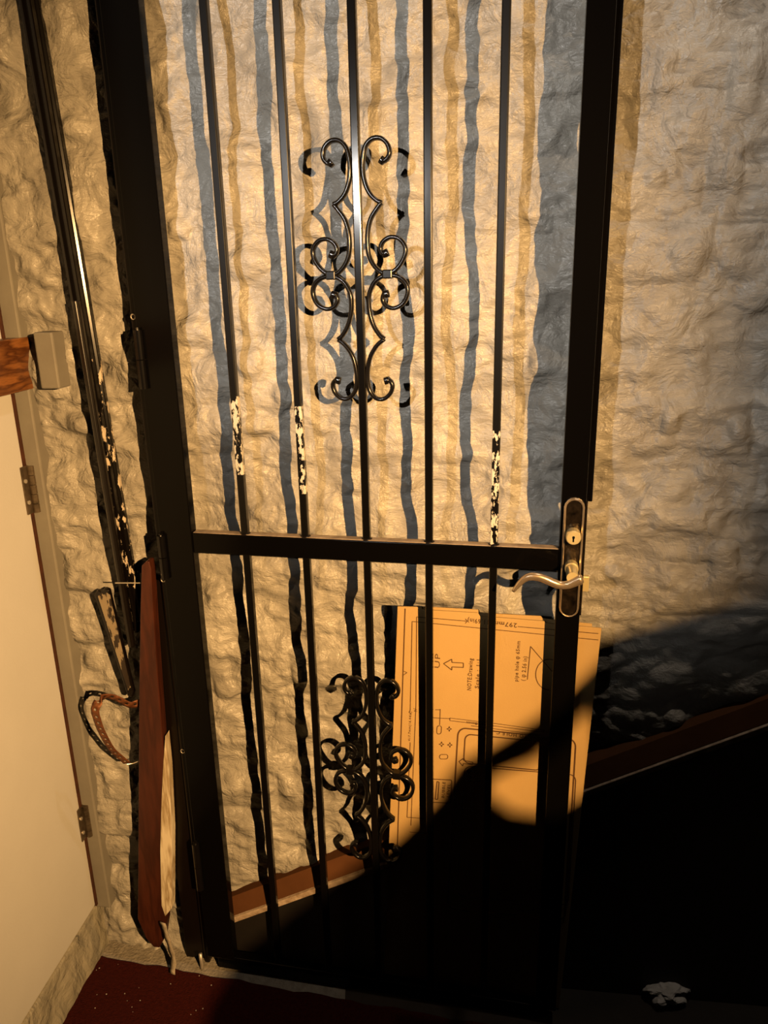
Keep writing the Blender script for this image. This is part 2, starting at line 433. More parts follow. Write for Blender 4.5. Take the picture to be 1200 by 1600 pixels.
# door in the left wall
uA, zA = SIDE.uz(150, 1404)
uD = -0.005
DZ0 = 0.115
door = root('door_1', SIDE.p(-0.4, DZ0)); tag(door, kind='structure')
bm = bmesh.new(); pbox(bm, SIDE, -0.80, uD, DZ0, 2.05, -0.04, 0.0)
link('door_panel', bm, 'door', door, bevel=0.002)
bm = bmesh.new(); pbox(bm, SIDE, uD, uD + 0.006, DZ0 - 0.003, 2.05, -0.04, 0.0025)
link('door_edge', bm, 'red_edge', door)
def door_hinge(za, zb):
    bm = bmesh.new()
    pbox(bm, SIDE, uD - 0.012, uD + 0.016, za, zb, 0.0, 0.003)
    h = link('hinge', bm, 'hinge', door, bevel=0.0008)
    bm = bmesh.new(); n = 5
    for k in range(n):
        a = za + (zb - za) * k / n; b = za + (zb - za) * (k + 1) / n - 0.001
        tube(bm, [SIDE.p(uD + 0.008, a, 0.008), SIDE.p(uD + 0.008, b, 0.008)], 0.0062, 12)
    link('hinge_knuckle', bm, 'hinge', h, smooth=False)
    bm = bmesh.new()
    for k in (0.25, 0.7):
        z = za + (zb - za) * k
        tube(bm, [SIDE.p(uD - 0.006, z, 0.002), SIDE.p(uD - 0.006, z, 0.005)], 0.004, 8)
    link('screw', bm, 'steel', h)
for (y0, y1, x) in ((722, 800, 52), (1247, 1305, 135)):
    door_hinge(SIDE.uz(x, y1)[1], SIDE.uz(x, y0)[1])
# flat grey casing standing in the corner, beside the door edge
bm = bmesh.new(); pbox(bm, SIDE, 0.004, 0.045, 0.10, 2.2, -0.04, 0.028)
tag(link('trim_1', bm, 'casing', bevel=0.003), kind='structure')

# pine batten fixed across the door onto the casing
b = root('wooden_batten', SIDE.at(0, 612, 0.012))
z0 = SIDE.uz(66, 604, 0.03)[1]; z1 = SIDE.uz(62, 524, 0.03)[1]
uE = SIDE.uz(66, 570, 0.03)[0]
bm = bmesh.new(); pbox(bm, SIDE, -0.6, uE, z0, z1, 0.003, 0.03)
link('wood_length', bm, 'pine', b, bevel=0.002)
dw = max(float(np.dot(SIDE.p(uE, z0, 0.03) - WALL.o, WALL.en)), 0.042)
pe0, pe1 = WALL.uz(57, 565, dw)[0], WALL.uz(86, 560, dw)[0]
bm = bmesh.new(); pbox(bm, WALL, pe0, pe1, WALL.uz(80, 608, dw)[1], WALL.uz(80, 519, dw)[1], dw - 0.04, dw - 0.001)
tag(link('painted_end', bm, 'casing', b, bevel=0.003), 'grey painted end of the batten')
tag(b, 'stained pine batten fixed level across the cream door', 'batten')

# ------------------------------------------------------------------ sloping ledge along the back wall
_l0 = WALL.uz(355, 1390); _l1 = WALL.uz(1200, 1075)
lz = lambda u: _l0[1] + (u - _l0[0]) * (_l1[1] - _l0[1]) / (_l1[0] - _l0[0])      # back edge on the wall
LD = 0.040
led = root('trim_2', WALL.p(0.5, 0.0, 0.01))
dz = 0.040
def led_ring(u, pts): return [WALL.p(u, lz(u) + z, d) for d, z in pts]
bm = bmesh.new()
A, B = -0.045, 2.2
prof = [(-0.03, 0.0), (0.028, 0.0), (LD, -dz), (LD - 0.004, -dz - 0.003), (-0.03, -0.035)]
prism(bm, led_ring(A, prof), (WALL.p(B, lz(B)) - WALL.p(A, lz(A))))
link('ledge_board', bm, 'ledge', led)
bm = bmesh.new()
prof = [(LD - 0.003, -dz - 0.001), (LD + 0.004, -dz - 0.003), (LD + 0.002, -dz - 0.017), (LD - 0.012, -dz - 0.016)]
prism(bm, led_ring(A, prof), (WALL.p(B, lz(B)) - WALL.p(A, lz(A))))
tag(link('front_edge', bm, 'ledge_edge', led, bevel=0.001), 'pale worn front edge')
bm = bmesh.new()
ring = [WALL.p(A, 0.0, 0.018), WALL.p(B, 0.0, 0.018), WALL.p(B, lz(B) - 0.04, 0.018), WALL.p(A, lz(A) - 0.03, 0.018)]
prism(bm, ring, WALL.en * 0.012)
link('side_board', bm, 'stringer', led)
tag(led, kind='structure')

# ------------------------------------------------------------------ carpet
e0, e1 = floor_at(130, 1493), floor_at(350, 1532)
d = (e1 - e0) / np.linalg.norm(e1 - e0)
bm = bmesh.new()
top = [e0 - d * 0.02]
for k in range(1, 60):
    q = e0 + d * (k * 0.03)
    top.append(q + np.array([0, 0.004 * math.sin(k * 1.7) * math.sin(k * 0.6 + 1), 0]))
ring = top + [np.array([top[-1][0], -1.5, 0]), np.array([-0.80, -1.5, 0])]
prism(bm, [p + np.array([0, 0, 0.001]) for p in ring], (0, 0, 0.007))
tag(link('carpet', bm, 'carpet', bevel=0.002), 'dark red carpet lying on the floor before the gate', 'carpet')

# ------------------------------------------------------------------ gate frame post on the wall
post = root('gate_post', WALL.p(-0.1, 0.0))
uW0, uW1 = WALL.uz(181, 500)[0], WALL.uz(225, 500)[0]
bm = bmesh.new(); pbox(bm, WALL, uW0 + 0.004, uW1, 0.0, WALL.uz(230, 885)[1], 0.032, 0.036)
link('wall_plate', bm, 'brown_black', post, bevel=0.001)
uS0 = GATE.uz(215, 500)[0]                      # outer edge of the left stile
uJ0 = GATE.uz(201, 500)[0]
bm = bmesh.new(); pbox(bm, GATE, uJ0, uS0 - 0.004, 0.0, 2.3, -0.052, -0.006)
link('post_tube', bm, 'brown_black', post, bevel=0.003)
bm = bmesh.new(); pbox(bm, GATE, uS0 - 0.006, uS0 + 0.022, 0.0, 2.3, -0.052, -0.030)
link('rebate_bar', bm, 'brown_black', post, bevel=0.002)
for py in (495, 905, 1172):
    x = {495: 205, 905: 248, 1172: 273}[py]
    u, z = uJ0 + 0.006, GATE.uz(x, py, -0.006)[1]
    bm = bmesh.new()
    c = GATE.p(u, z, -0.005)
    pts = [c + 0.0042 * (GATE.ex * math.cos(a) + GATE.ez * math.sin(a)) for a in np.linspace(0, 2 * math.pi, 13)]
    tube(bm, pts, 0.0011, 6, up=GATE.en)
    tag(link('screw_ring', bm, 'steel', post, smooth=True), 'small bright ring')
tag(post, 'brown-black steel post on the wall carrying the gate hinges', 'post')

# ------------------------------------------------------------------ the gate
gate = root('security_gate', GATE.p(0.3, 0.0))
tag(gate, 'black steel barred gate with scrolls, swung back against the pale wall', 'gate')
GT = 2.22
ZR0, ZR1 = CAM_H - 0.447, CAM_H - 0.411
uR0, uR1 = 0.6175, 0.655
D0, D1 = -0.013, 0.006
def gpart(name, u0, u1, z0, z1, d0, d1, mat='black_frame', bev=0.0016, parent=None):
    bm = bmesh.new(); pbox(bm, GATE, u0, u1, z0, z1, d0, d1)
    return link(name, bm, mat, parent or gate, bevel=bev)
gpart('stile', uS0, -0.002, 0.035, GT, D0, D1 + 0.002)
gpart('stile', uR0, uR1, 0.035, GT, D0 - 0.006, D1 + 0.002)
gpart('stop_strip', uR1 - 0.002, uR1 + 0.010, CAM_H - 0.335, GT, D0 - 0.006, D0 + 0.004)
gpart('middle_rail', -0.002, uR0, ZR0, ZR1, D0, D1)
bm = bmesh.new(); pbox(bm, GATE, 0.0, uR0 - 0.001, ZR1 + 0.0002, ZR1 + 0.0012, D0 + 0.0015, D1 - 0.0015)  # pale strip standing in for the grazing highlight on black gloss
tag(link('rail_top_highlight', bm, 'painted_highlight', gate), 'pale highlight painted on top of the middle rail')
gpart('bottom_rail', -0.04, uR0, 0.008, 0.040, D0, D1)
gpart('top_rail', -0.002, uR0, GT - 0.04, GT, D0, D1)
scuff = {0: (620, 745), 1: (635, 772), 4: (668, 838)}
bu = [0.0925, 0.2, 0.306, 0.4105, 0.5155]
BW = 0.0062
for i, u in enumerate(bu):
    mat = 'black'
    if i in scuff:
        ya, yb = scuff[i]
        za, zb = GATE.uz(500, yb)[1], GATE.uz(500, ya)[1]
        M['scuff%d' % i] = chipped('scuffed_bar_paint', (0.004, 0.0036, 0.0034), (0.72, 0.65, 0.54), 0.25, 0.50, [(za, zb)], 110, stretch=(1, 1, 0.45))
        mat = 'scuff%d' % i
    for (a, c) in ((ZR1 - 0.002, GT - 0.03), (0.03, ZR0 + 0.002)):
        bm = bmesh.new(); pbox(bm, GATE, u - BW, u + BW, a, c, -0.0035 - BW, -0.0035 + BW)
        link('bar', bm, mat if a > 0.5 else 'black', gate, bevel=0.0018)
    bm = bmesh.new()
    bmesh.ops.create_uvsphere(bm, u_segments=10, v_segments=6, radius=1.0,
        matrix=Matrix.Translation(GATE.p(u, ZR1, -0.0035)) @ Matrix.Diagonal((0.010, 0.010, 0.004, 1)))
    link('weld', bm, 'brown_black', gate, smooth=True)

# scrolls: each flat bar traced as (offset from the centre bar, height above the collar)
def zz(x, y): return 430 + x / 3.4037, 180 + y / 3.4037
up_a = [(558, 232), (575, 243), (598, 222), (606, 190), (592, 148), (557, 120), (512, 124), (478, 162), (464, 225), (463, 290), (474, 355), (500, 415), (537, 452), (562, 464)]
up_b = [(562, 464), (538, 497), (506, 550), (490, 620), (489, 695), (500, 755), (528, 805), (568, 838), (612, 838), (655, 805), (688, 745), (688, 695), (655, 655), (610, 648), (572, 672), (558, 708), (572, 738), (598, 728)]
lo_a = [(602, 948), (574, 958), (572, 990), (595, 1018), (635, 1026), (680, 1000), (703, 945), (694, 895), (660, 862), (612, 850), (566, 858), (525, 890), (500, 945), (496, 1000), (503, 1060), (522, 1120), (552, 1168), (578, 1192)]
lo_b = [(578, 1192), (540, 1225), (506, 1282), (491, 1350), (490, 1415), (503, 1470), (535, 1506), (575, 1510), (610, 1482), (622, 1440), (606, 1412), (580, 1416)]
zc = GATE.uz(*zz(600, 845))[1]
def local(path):
    out = []
    for q in path:
        u, z = GATE.uz(*zz(*q))
        out.append((u - 0.306, z - zc))
    return out
PATHS = [[local(up_a), local(up_b)], [local(lo_a), local(lo_b)]]
def scroll_bm(paths, sx, sz, z0):
    bm = bmesh.new()
    for path in paths:
        pts = catmull([(x * sx, z * sz) for x, z in path], 5)
        n = len(pts); prof = []
        rings = []
        for i, p in enumerate(pts):
            t = pts[min(i + 1, n - 1)] - pts[max(i - 1, 0)]; t /= np.linalg.norm(t)
            nn = np.array([-t[1], t[0]])
            curl = 0 if path in (PATHS[0][0], PATHS[1][0]) else n - 1
            k = abs(i - curl)
            w = 0.0031 + (0.0024 if k < 5 else 0.0)
            if n - 1 - i < 4 and curl == 0: w = 0.0034
            ring = []
            for (a, dd) in ((-1, -0.0035), (-0.6, -0.0055), (0.6, -0.0055), (1, -0.0035), (1, 0.0035), (0.6, 0.0055), (-0.6, 0.0055), (-1, 0.0035)):
                q = p + nn * w * a
                ring.append(bm.verts.new(Vector(GATE.p(0.306 + q[0], z0 + q[1], -0.0035 + dd))))
            rings.append(ring)
        for i in range(n - 1):
            for k in range(8):
                bm.faces.new((rings[i][k], rings[i][(k + 1) % 8], rings[i + 1][(k + 1) % 8], rings[i + 1][k]))
        bm.faces.new(rings[0][::-1]); bm.faces.new(rings[-1])
    return bm
for z0, sz in ((zc, 1.0), (GATE.uz(580, 1208)[1], 1.04)):
    for sx in (1, -1):
        for paths in PATHS:
            link('scroll', scroll_bm(paths, sx, sz, z0), 'black_plain', gate, smooth=True)
        ucol = 0.306 + sx * (GATE.uz(*zz(597, 843))[0] - 0.306)
        gpart('scroll_collar', ucol - 0.0075, ucol + 0.0075, z0 - 0.0065, z0 + 0.0065, -0.011, 0.004, 'black_plain', 0.0018)

# hinges of the gate: barrels between post and stile
for ya, yb, x in ((515, 606, 221), (833, 900, 255), (1310, 1380, 300)):
    za, zb = GATE.uz(x, yb)[1], GATE.uz(x, ya)[1]
    bm = bmesh.new(); u = uS0 + 0.004
    tube(bm, [GATE.p(u, za, 0.012), GATE.p(u, (za + zb) / 2 - 0.0008, 0.012)], 0.0072, 14)
    tube(bm, [GATE.p(u, (za + zb) / 2 + 0.0008, 0.012), GATE.p(u, zb, 0.012)], 0.0072, 14)
    tube(bm, [GATE.p(u, zb, 0.012), GATE.p(u, zb + 0.004, 0.012)], 0.004, 10)
    link('hinge_barrel', bm, 'black_plain', gate)

# lock plate
pf = D1 + 0.002
uP = (uR0 + uR1) / 2 + 0.001
zt, zb = CAM_H - 0.323, CAM_H - 0.522
def plate_ring(w, top, bot, d):
    r = []
    for a in np.linspace(0, math.pi, 9): r.append(GATE.p(uP + w * math.cos(a), top - w + w * math.sin(a) * 1.0, d))
    for a in np.linspace(math.pi, 2 * math.pi, 9): r.append(GATE.p(uP + w * math.cos(a), bot + w + w * math.sin(a), d))
    return r
def loft(bm, rings):
    V = [[bm.verts.new(Vector(p)) for p in r] for r in rings]
    n = len(V[0])
    for a, b in zip(V, V[1:]):
        for k in range(n): bm.faces.new((a[k], a[(k + 1) % n], b[(k + 1) % n], b[k]))
    bm.faces.new(V[0][::-1]); bm.faces.new(V[-1])
bm = bmesh.new()
loft(bm, [plate_ring(0.0155, zt, zb, pf), plate_ring(0.0155, zt, zb, pf + 0.004), plate_ring(0.0135, zt - 0.002, zb + 0.002, pf + 0.0075),
          plate_ring(0.0118, zt - 0.0038, zb + 0.0038, pf + 0.0075), plate_ring(0.011, zt - 0.0046, zb + 0.0046, pf + 0.0055)])
plate = link('lock_plate', bm, 'plate', gate, smooth=False)
bm = bmesh.new()
R_ = [plate_ring(0.0158, zt + 0.0003, zb - 0.0003, pf + 0.0035), plate_ring(0.0152, zt, zb, pf + 0.0058), plate_ring(0.0136, zt - 0.0018, zb + 0.0018, pf + 0.0085), plate_ring(0.0122, zt - 0.0034, zb + 0.0034, pf + 0.0080), plate_ring(0.0121, zt - 0.0035, zb + 0.0035, pf + 0.0040)]
V = [[bm.verts.new(Vector(p)) for p in q] for q in R_]
for a, c in zip(V, V[1:] + V[:1]):
    for k in range(len(a)): bm.faces.new((a[k], a[(k + 1) % len(a)], c[(k + 1) % len(a)], c[k]))
tag(link('plate_rim', bm, 'lever', plate), 'bright worn brass rim')
zl = GATE.uz(906, 835)[1]
bm = bmesh.new()
tube(bm, [GATE.p(uP, zl + 0.004, pf + 0.004), GATE.p(uP, zl + 0.004, pf + 0.022), GATE.p(uP, zl + 0.004, pf + 0.0245)], [0.0115, 0.0115, 0.010], 20)
tag(link('lock_cylinder', bm, 'brass', plate), 'round brass key cylinder')
bm = bmesh.new(); q = pf + 0.0246
prism(bm, [GATE.p(uP + x, zl + 0.004 + z, q) for x, z in ((-0.0012, -0.006), (0.0012, -0.006), (0.0012, -0.001), (0.0022, 0.001), (0.0012, 0.0035), (-0.0012, 0.0035), (-0.0022, 0.001), (-0.0012, -0.001))], GATE.en * 0.0003)
link('keyhole', bm, 'black_plain', plate)
# lever: spindle neck and curved grip
LO = 0.062
zs_ = GATE.uz(903, 880)[1]
bm = bmesh.new()
tube(bm, [GATE.p(uP, zs_, pf + 0.004), GATE.p(uP, zs_, pf + 0.02), GATE.p(uP, zs_, pf + 0.021), GATE.p(uP, zs_, pf + 0.04), GATE.p(uP, zs_, pf + 0.056)],
     [0.0105, 0.0105, 0.009, 0.0088, 0.0088], 18)
neck = link('lever_neck', bm, 'brass', gate, smooth=False)
def lz6(x, y): return 780 + x / 6.0, 750 + y / 6.0
lev = [(785, 925), (750, 935), (700, 958), (640, 982), (570, 985), (500, 962), (430, 930), (360, 908), (295, 905), (240, 925), (185, 975), (130, 1045)]
pts = [GATE.at(*lz6(*q), d=LO) for q in lev]
pts = catmull(pts, 4)
rad = np.interp(np.linspace(0, 1, len(pts)), [0, 0.06, 0.3, 0.7, 0.9, 1], [0.0055, 0.0085, 0.0066, 0.0062, 0.0048, 0.0026])
bm = bmesh.new(); tube(bm, pts, list(rad), 14, up=GATE.en, flat=0.8)
tag(link('lever_handle', bm, 'lever', gate, smooth=True), 'curved worn brass lever')
bm = bmesh.new()      # same lever on the wall side, closer in
pts2 = [p - GATE.en * (LO + 0.040) for p in pts]
tube(bm, pts2, list(rad * 0.85), 10, up=GATE.en, flat=0.8)
tube(bm, [GATE.p(uP, zs_, D0), GATE.p(uP, zs_, -0.042)], 0.008, 12)
link('rear_lever', bm, 'lever', gate, smooth=True)
zb0, zb1 = GATE.uz(928, 925)[1], GATE.uz(928, 901)[1]
gpart('latch_bolt', uR1 - 0.002, uR1 + 0.012, zb0, zb1, -0.008, 0.002, 'brass', 0.0015)
gpart('lock_faceplate', uR1 - 0.001, uR1 + 0.0025, zb + 0.0, zt - 0.008, -0.014, 0.005, 'plate', 0.0006)
u, z = GATE.uz(314, 1522, 0.004)
bm = bmesh.new(); tube(bm, [GATE.at(313, 1490, 0.012), GATE.at(317, 1521, 0.012)], 0.0036, 12)
tag(link('drop_pin', bm, 'steel', gate, smooth=True), 'pale steel pin')

# ------------------------------------------------------------------ cardboard sheet with printing
CD = CDP
card = root('cardboard_sheet', GATE.p(0.5, 0.01, CD))
def cp(x, y, d=0.0): return GATE.at(x, y, CD + d)
bl = GATE.at(603, 1450, CD); br = GATE.at(886, 1462, CD)
def down_to_floor(top, b):
    t = (top[2] - 0.004) / (top[2] - b[2]); return top + (b - top) * t
tl = cp(621, 948); m1 = cp(659, 949); m2 = cp(661, 953); m3 = cp(746, 958); m4 = cp(750, 963); m5 = cp(851, 971); m6 = cp(854, 974); tr_ = cp(940, 982)
brr = down_to_floor(tr_, cp(910, 1250)); bll = down_to_floor(tl, cp(609, 1280))
bm = bmesh.new()
prism(bm, [tl, m1, m2, m3, m4, m5, m6, tr_, brr, bll], -GATE.en * 0.004)
link('front_panel', bm, 'card', card, bevel=0.0008)
bm = bmesh.new()
prism(bm, [cp(660, 948, -0.0065), cp(748, 953, -0.0065), cp(750, 958, -0.0065), cp(845, 963, -0.0065), cp(848, 967, -0.0065), cp(925, 975, -0.0065), cp(926, 985, -0.0065),
           down_to_floor(cp(905, 990, -0.0065), cp(880, 1250, -0.0065)), down_to_floor(cp(655, 990, -0.0065), cp(640, 1250, -0.0065))], -GATE.en * 0.003)
link('rear_flap', bm, 'card', card, bevel=0.0008)
# flat printing
PD = 0.0006
def cz(x, y): return 580 + x / 3.158, 930 + y / 3.158
bm = bmesh.new()
def line(a, b, w=1.0, conv=None):
    a = conv(*a) if conv else a; b = conv(*b) if conv else b
    A_, B_ = cp(*a, PD), cp(*b, PD)
    t = B_ - A_; t /= np.linalg.norm(t); s = np.cross(t, GATE.en) * w * 0.00068
    bm.faces.new([bm.verts.new(Vector(p)) for p in (A_ - s, B_ - s, B_ + s, A_ + s)])
def poly(pts, w=1.0, close=False, conv=None):
    pts = list(pts) + ([pts[0]] if close else [])
    for a, b in zip(pts, pts[1:]): line(a, b, w, conv)
def arc(c, rx, ry, a0, a1, n=14):
    return [(c[0] + rx * math.cos(math.radians(a0 + (a1 - a0) * k / n)), c[1] + ry * math.sin(math.radians(a0 + (a1 - a0) * k / n))) for k in range(n + 1)]
def rbox(x0, y0, x1, y1, r, skew=0.0):
    P = arc((x1 - r, y0 + r), r, r, -90, 0, 5) + arc((x1 - r, y1 - r), r, r, 0, 90, 5) + arc((x0 + r, y1 - r), r, r, 90, 180, 5) + arc((x0 + r, y0 + r), r, r, 180, 270, 5)
    return [(x - (y - y0) * 0.06, y + (x - x0) * skew) for x, y in P]
line((633, 951), (621, 1320), 1.5)                                # fold line
poly([(930, 999), (651, 964), (648, 975), (633, 1277)], 0.9) if False else None
line((651, 964), (729, 970.5)); line((809, 979), (935, 990))      # dimension line with gap for its figure
line((644, 971), (935, 1000)); line((644, 971), (641, 1110)); line((651, 964), (650, 1100))
line((641, 1160), (636, 1277)); line((650, 1100), (642, 1290)); line((636, 1277), (664, 1279))
poly([(727, 967), (730.5, 970.5), (727, 974)], 0.9)
poly([(629, 1048), (636, 1051), (630, 1055)], 0.9)
poly([(641, 1110), (639, 1113), (643, 1116)], 0.8); poly([(646, 1107), (651, 1109), (647, 1111), (652, 1112)], 0.8)
poly([(693, 1037), (706, 1030), (706, 1035), (724, 1036), (724, 1043), (706, 1042), (706, 1047)], 1.2, True)
poly([(829, 1010), (824, 1062)], 1.0); poly([(829, 1010), (866, 1053)], 1.0); poly(arc((858, 1054), 21, 24, 90, 285), 1.1)
line((666, 1121), (703, 1123)); poly([(703, 1122), (770, 1130), (850, 1141), (850, 1144), (770, 1134), (703, 1126)], 0.9, True)
line((688, 1108), (687, 1133)); line((680, 1109), (688, 1109)); line((736, 1134), (850, 1149))
poly(rbox(683, 1134, 690, 1147, 3.2), 1.0, True); poly(rbox(687, 1179, 700, 1186, 3.2), 1.0, True)
for cx, cy in ((702, 1139), (690, 1163), (703, 1164), (733, 1205)):
    poly([(cx, cy - 4), (cx + 1, cy - 1), (cx + 4, cy), (cx + 1, cy + 1), (cx, cy + 4), (cx - 1, cy + 1), (cx - 4, cy), (cx - 1, cy - 1)], 0.9, True)
poly(rbox(727, 1147, 848, 1192, 9, 0.10), 1.7, True)
P = rbox(716, 1137, 900, 1420, 12, 0.10); poly(P, 2.0, True)
P = rbox(726, 1197, 900, 1400, 10, 0.08); poly(P, 1.5, True)
poly([(717, 1190), (724, 1185), (724, 1188), (739, 1191), (738, 1195), (724, 1193), (723, 1197)], 1.2, True)
poly(rbox(668, 1217, 706, 1253, 2.5, 0.05), 1.3, True); poly([(683, 1221), (686, 1222), (684, 1249), (680, 1249)], 1.4, True)
for k in range(7): poly(arc((744 + (k % 2) * 4, 1206 + k * 4.2), 2.6, 2.4, 0, 300, 6), 0.7)
line((640, 1300), (667, 1302), 0.8); line((657, 1150), (655, 1195), 0.9)
print_bm = bm
def text(s, p0, p1, h, bold=0.0):
    """s written along p0 -> p1 (pixels on the sheet), letter height h pixels; up is to the left of the direction"""
    cu = bpy.data.curves.new('t', 'FONT'); cu.body = s; cu.size = 1.0; cu.offset = bold * 0.95; cu.space_character = 1.15; cu.resolution_u = 2
    ob = bpy.data.objects.new('t', cu); COL.objects.link(ob)
    dg = bpy.context.evaluated_depsgraph_get(); me = bpy.data.meshes.new_from_object(ob.evaluated_get(dg))
    bpy.data.objects.remove(ob); bpy.data.curves.remove(cu)
    vs = [v.co.copy() for v in me.vertices]
    wmax = max(v.x for v in vs); w0 = min(v.x for v in vs)
    A_, B_ = cp(*p0, PD), cp(*p1, PD); L = np.linalg.norm(B_ - A_); ex = (B_ - A_) / L; ey = np.cross(GATE.en, ex)
    hh = h * 0.00103 / 0.7
    nv = [print_bm.verts.new(Vector(A_ + ex * ((v.x - w0) / (wmax - w0) * L) + ey * v.y * hh)) for v in vs]
    for f in me.polygons:
        try: print_bm.faces.new([nv[i] for i in f.vertices])
        except ValueError: pass
    bpy.data.meshes.remove(me)
text('297mm', (808, 974), (771, 970), 8, 0.016)
text('(11.69in)', (768, 969.5), (731, 966), 8, 0.016)
text('UP', (687, 1044), (688, 1022), 9, 0.0)
text('NOTE:Drawing', (736, 1079), (739, 1029), 7, 0.022)
text('Scale : 1:1', (748, 1076), (751, 1031), 6.5, 0.022)
text('pipe hole \u03c6 65mm', (809, 1065), (813, 1002), 6, 0.022)
text('( \u03c6 2.56 in)', (820, 1064), (824, 1026), 6.5, 0.022)
text('417.7mm(16.44in)', (641, 1158), (643, 1112), 4, 0.022)
text('128mm', (754, 1129.5), (729, 1127), 5.5, 0.022)
text('TO HOLE C', (824, 1149), (776, 1142), 6.5, 0.022)
text('BUBBLE', (694, 1247), (696, 1222), 5, 0.022)
text('LEVEL', (702, 1246), (704, 1225), 5, 0.022)
text('100', (735, 1226), (737, 1213), 5, 0.012)
link('printed_drawing', print_bm, 'ink', card)
tag(card, 'brown cardboard sheet printed with a drilling template, leaning behind the gate', 'cardboard')

# ------------------------------------------------------------------ old strips on the wall left of the post
def strip(name, pa, pb, w, thick, off, ext_top, mats, prof=None):
    A_ = WALL.at(*pa, d=off); B_ = WALL.at(*pb, d=off)
    t = (B_ - A_) / np.linalg.norm(B_ - A_)
    A_ = A_ - t * ext_top
    s = np.cross(t, WALL.en); s = s if np.dot(s, WALL.ex) > 0 else -s
    bm = bmesh.new()
    prof = prof or [(-0.5, 0), (0.5, 0), (0.5, 0.45), (0.30, 0.6), (0.22, 1), (0.02, 1), (-0.06, 0.72), (-0.2, 0.72), (-0.28, 0.95), (-0.5, 0.95)]
    prism(bm, [A_ + s * w * x + WALL.en * thick * (y - 0.5) for x, y in prof], B_ - A_)
    return bm
z0m = WALL.at(214, 985, 0.024)[2]; z1m = WALL.at(150, 560, 0.024)[2]
M['strip'] = chipped('flaking_dark_paint', (0.004, 0.003, 0.0025), (0.66, 0.55, 0.42), 0.18, 0.555, [(0.02, z1m - z0m)], 75, stretch=(1, 1, 0.4))
o = link('moulding_strip', strip('m', (47, 0), (214, 985), 0.026, 0.022, 0.024, 0.5, None), 'strip', bevel=0.0012)
tag(o, 'tall dark wooden moulding with flaking white paint leaning left of the post', 'moulding')
o = link('moulding_strip', strip('m', (118, 470), (206, 1010), 0.012, 0.012, 0.0425, 0.0, None, [(-0.5, 0), (0.5, 0), (0.5, 0.7), (0.2, 1), (-0.2, 1), (-0.5, 0.7)]), 'strip_plain', bevel=0.001)
tag(o, 'thin dark batten nailed over the tall flaking moulding, ending near the rusty strap', 'batten')
# broken stick
bm = bmesh.new()
ring = [(147, 930), (152, 922), (158, 925), (163, 919), (170, 922), (209, 1082), (206, 1090), (199, 1088)]
st = root('broken_stick', WALL.at(203, 1090, 0.03))
prism(bm, [WALL.at(x, y, 0.034) for x, y in ring], -WALL.en * 0.010)
link('stick_body', bm, 'strip_plain', st, bevel=0.002)
bm = bmesh.new()
ring = [(153, 932), (158, 927), (162, 930), (166, 926), (171, 930), (204, 1074), (200, 1079)]
prism(bm, [WALL.at(x, y, 0.0355) for x, y in ring], -WALL.en * 0.003)
M['stick_wear'] = chipped('worn_stick_face', (0.03, 0.02, 0.014), (0.34, 0.27, 0.18), 0.4, 0.50, None, 60)
tag(link('worn_face', bm, 'stick_wear', st), 'pale worn face')
tag(st, 'short broken dark stick propped at a slant above the rusty strap', 'stick')

# leaning red-brown plank
pk = root('leaning_plank', floor_at(240, 1478))
PO = 0.060
bm = bmesh.new()
ring = [(221, 884), (228, 877), (233, 878), (236, 890), (240, 960), (246, 1050), (253, 1140), (261, 1250), (261, 1350), (260, 1440), (256, 1468), (249, 1481), (240, 1480), (228, 1466), (215, 1436), (216, 1300), (217, 1100), (219, 960)]
prism(bm, [WALL.at(x, y, PO) for x, y in ring], -WALL.en * 0.022)
link('plank_board', bm, 'red_wood', pk, bevel=0.0015)
bm = bmesh.new()
ring = [(258, 1150), (263, 1200), (268, 1300), (268, 1420), (258, 1432), (252, 1415), (250, 1330), (252, 1250), (255, 1190)]
prism(bm, [WALL.at(x, y, PO + 0.0015) for x, y in ring], -WALL.en * 0.021)
tag(link('stripped_edge', bm, 'bare_wood', pk, bevel=0.001), 'bare pale wood edge')
bm = bmesh.new(); tube(bm, [WALL.at(180, 911, 0.085), WALL.at(221, 911, PO - 0.01)], 0.0011, 8)
tag(link('nail', bm, 'steel', pk), 'thin nail')
bm = bmesh.new(); tube(bm, catmull([WALL.at(198, 1194, 0.06), WALL.at(207, 1193, 0.055), WALL.at(218, 1189, PO - 0.01)], 4), 0.001, 8)
tag(link('nail', bm, 'steel', pk), 'thin bent nail')
tag(pk, 'red-brown wooden plank with a stripped pale edge leaning by the gate post', 'plank')

# perforated rusty strap: a ribbon with real holes
path = [(218, 1098, 0.038), (203, 1101, 0.046), (187, 1093, 0.054), (173, 1088, 0.062), (162, 1089, 0.072), (153, 1097, 0.084), (148, 1110, 0.088), (151, 1123, 0.086), (157, 1140, 0.078), (165, 1156, 0.068), (175, 1172, 0.056), (187, 1183, 0.046), (200, 1194, 0.036)]
cl = catmull([WALL.at(x, y, dd * 1.22) for x, y, dd in path], 12)
seg = np.array(cl); L = np.concatenate([[0], np.cumsum(np.linalg.norm(np.diff(seg, axis=0), axis=1))])
def along(s): return np.array([np.interp(s, L, seg[:, k]) for k in range(3)])
bm = bmesh.new(); cell = 0.0165; ncell = int(L[-1] / cell)
HW = 0.0088
def rib(s, v):
    p = along(s); t = along(min(s + 0.004, L[-1])) - along(max(s - 0.004, 0)); t /= np.linalg.norm(t)
    b = WALL.ex * 0.55 + WALL.en * 0.75 + WALL.ez * 0.30
    side = b - t * np.dot(b, t)
    q = np.cross(t, WALL.en); q = q if np.dot(q, side) > 0 else -q
    side = side / np.linalg.norm(side) * 0.25 + q / np.linalg.norm(q) * 0.95; side -= t * np.dot(side, t); side /= np.linalg.norm(side)
    return Vector(p + side * v)
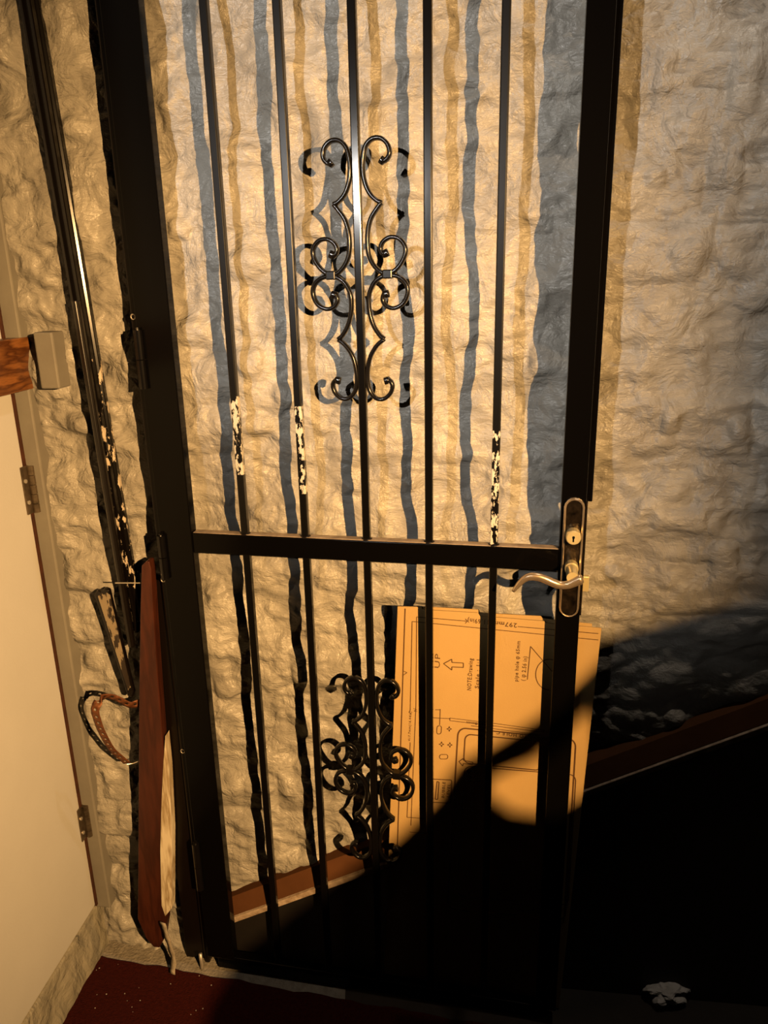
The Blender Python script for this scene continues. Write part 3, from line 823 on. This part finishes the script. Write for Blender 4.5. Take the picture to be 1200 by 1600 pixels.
for k in range(ncell):
    c = (k + 0.5) * cell
    outer = [(1, -1), (1, 0), (1, 1), (0, 1), (-1, 1), (-1, 0), (-1, -1), (0, -1)]
    O = [bm.verts.new(rib(c + a * cell / 2, b * HW)) for a, b in outer]
    I = [bm.verts.new(rib(c + 0.0028 * math.cos(w), 0.0028 * math.sin(w))) for w in [math.atan2(b, a) for a, b in outer]]
    for i in range(8): bm.faces.new((O[i], O[(i + 1) % 8], I[(i + 1) % 8], I[i]))
bmesh.ops.remove_doubles(bm, verts=bm.verts, dist=0.0004)
s = link('perforated_strap', bm, 'rust', smooth=True)
md = s.modifiers.new('thick', 'SOLIDIFY'); md.thickness = 0.0011
tag(s, 'rusty perforated metal strap looping out from the wall left of the plank', 'strap')

# pale shaving by the plank foot
bm = bmesh.new()
pth = [(255, 1440, 0.070), (261, 1460, 0.072), (268, 1482, 0.076), (272, 1500, 0.076), (270, 1520, 0.086)]
c = catmull([WALL.at(*q) for q in pth], 5); prev = None
for i, p in enumerate(c):
    w = 0.0065 + 0.001 * math.sin(i * 1.3)
    r_ = [bm.verts.new(Vector(p - WALL.ex * w)), bm.verts.new(Vector(p + WALL.ex * w + WALL.en * 0.004))]
    if prev: bm.faces.new((prev[0], prev[1], r_[1], r_[0]))
    prev = r_
o = link('wood_shaving', bm, 'shaving', smooth=True)
md = o.modifiers.new('thick', 'SOLIDIFY'); md.thickness = 0.0015
tag(o, 'pale curled sliver of wood standing at the foot of the plank', 'wood chip')

# crumpled scrap on the dark floor at the right
bm = bmesh.new()
bmesh.ops.create_icosphere(bm, subdivisions=4, radius=1.0)
cpos = floor_at(1040, 1548, 0.02)
for v in bm.verts:
    n = v.co.normalized()
    k = 1 + 0.9 * float(fbm(np.array(n.x * 2.2 + 5), np.array(n.y * 2.2 + n.z * 1.7), 3))
    v.co = Vector((n.x * 0.040 * k, n.y * 0.028 * k, max(n.z * 0.020 * k, -0.012))) + Vector((cpos[0], cpos[1], 0.021))
tag(link('crumpled_scrap', bm, 'paper'), 'small crumpled grey scrap on the dark floor at the lower right', 'scrap')

# fallen flakes of paint on the carpet and sill
bm = bmesh.new()
for k in range(48):
    if k < 28: x, y = random.uniform(110, 340), random.uniform(1490, 1600)
    else: x, y = random.uniform(160, 300), random.uniform(1420, 1490)
    p = floor_at(x, y, 0.009); a = random.uniform(0, 6.28); r = random.uniform(0.0005, 0.0015)
    on = (p - e0)[1] - d[1] / d[0] * (p - e0)[0] < 0
    p[2] = 0.0085 if on else 0.0021
    if p[0] < -0.63: continue
    prism(bm, [p + np.array([math.cos(a + t) * r * random.uniform(0.6, 1.2), math.sin(a + t) * r, 0]) for t in (0, 1.6, 3.1, 4.6)], (0, 0, 0.0005))
tag(link('paint_flakes', bm, 'fleck'), 'tiny pale paint flakes scattered over the red carpet and sill', 'flakes', kind='stuff')
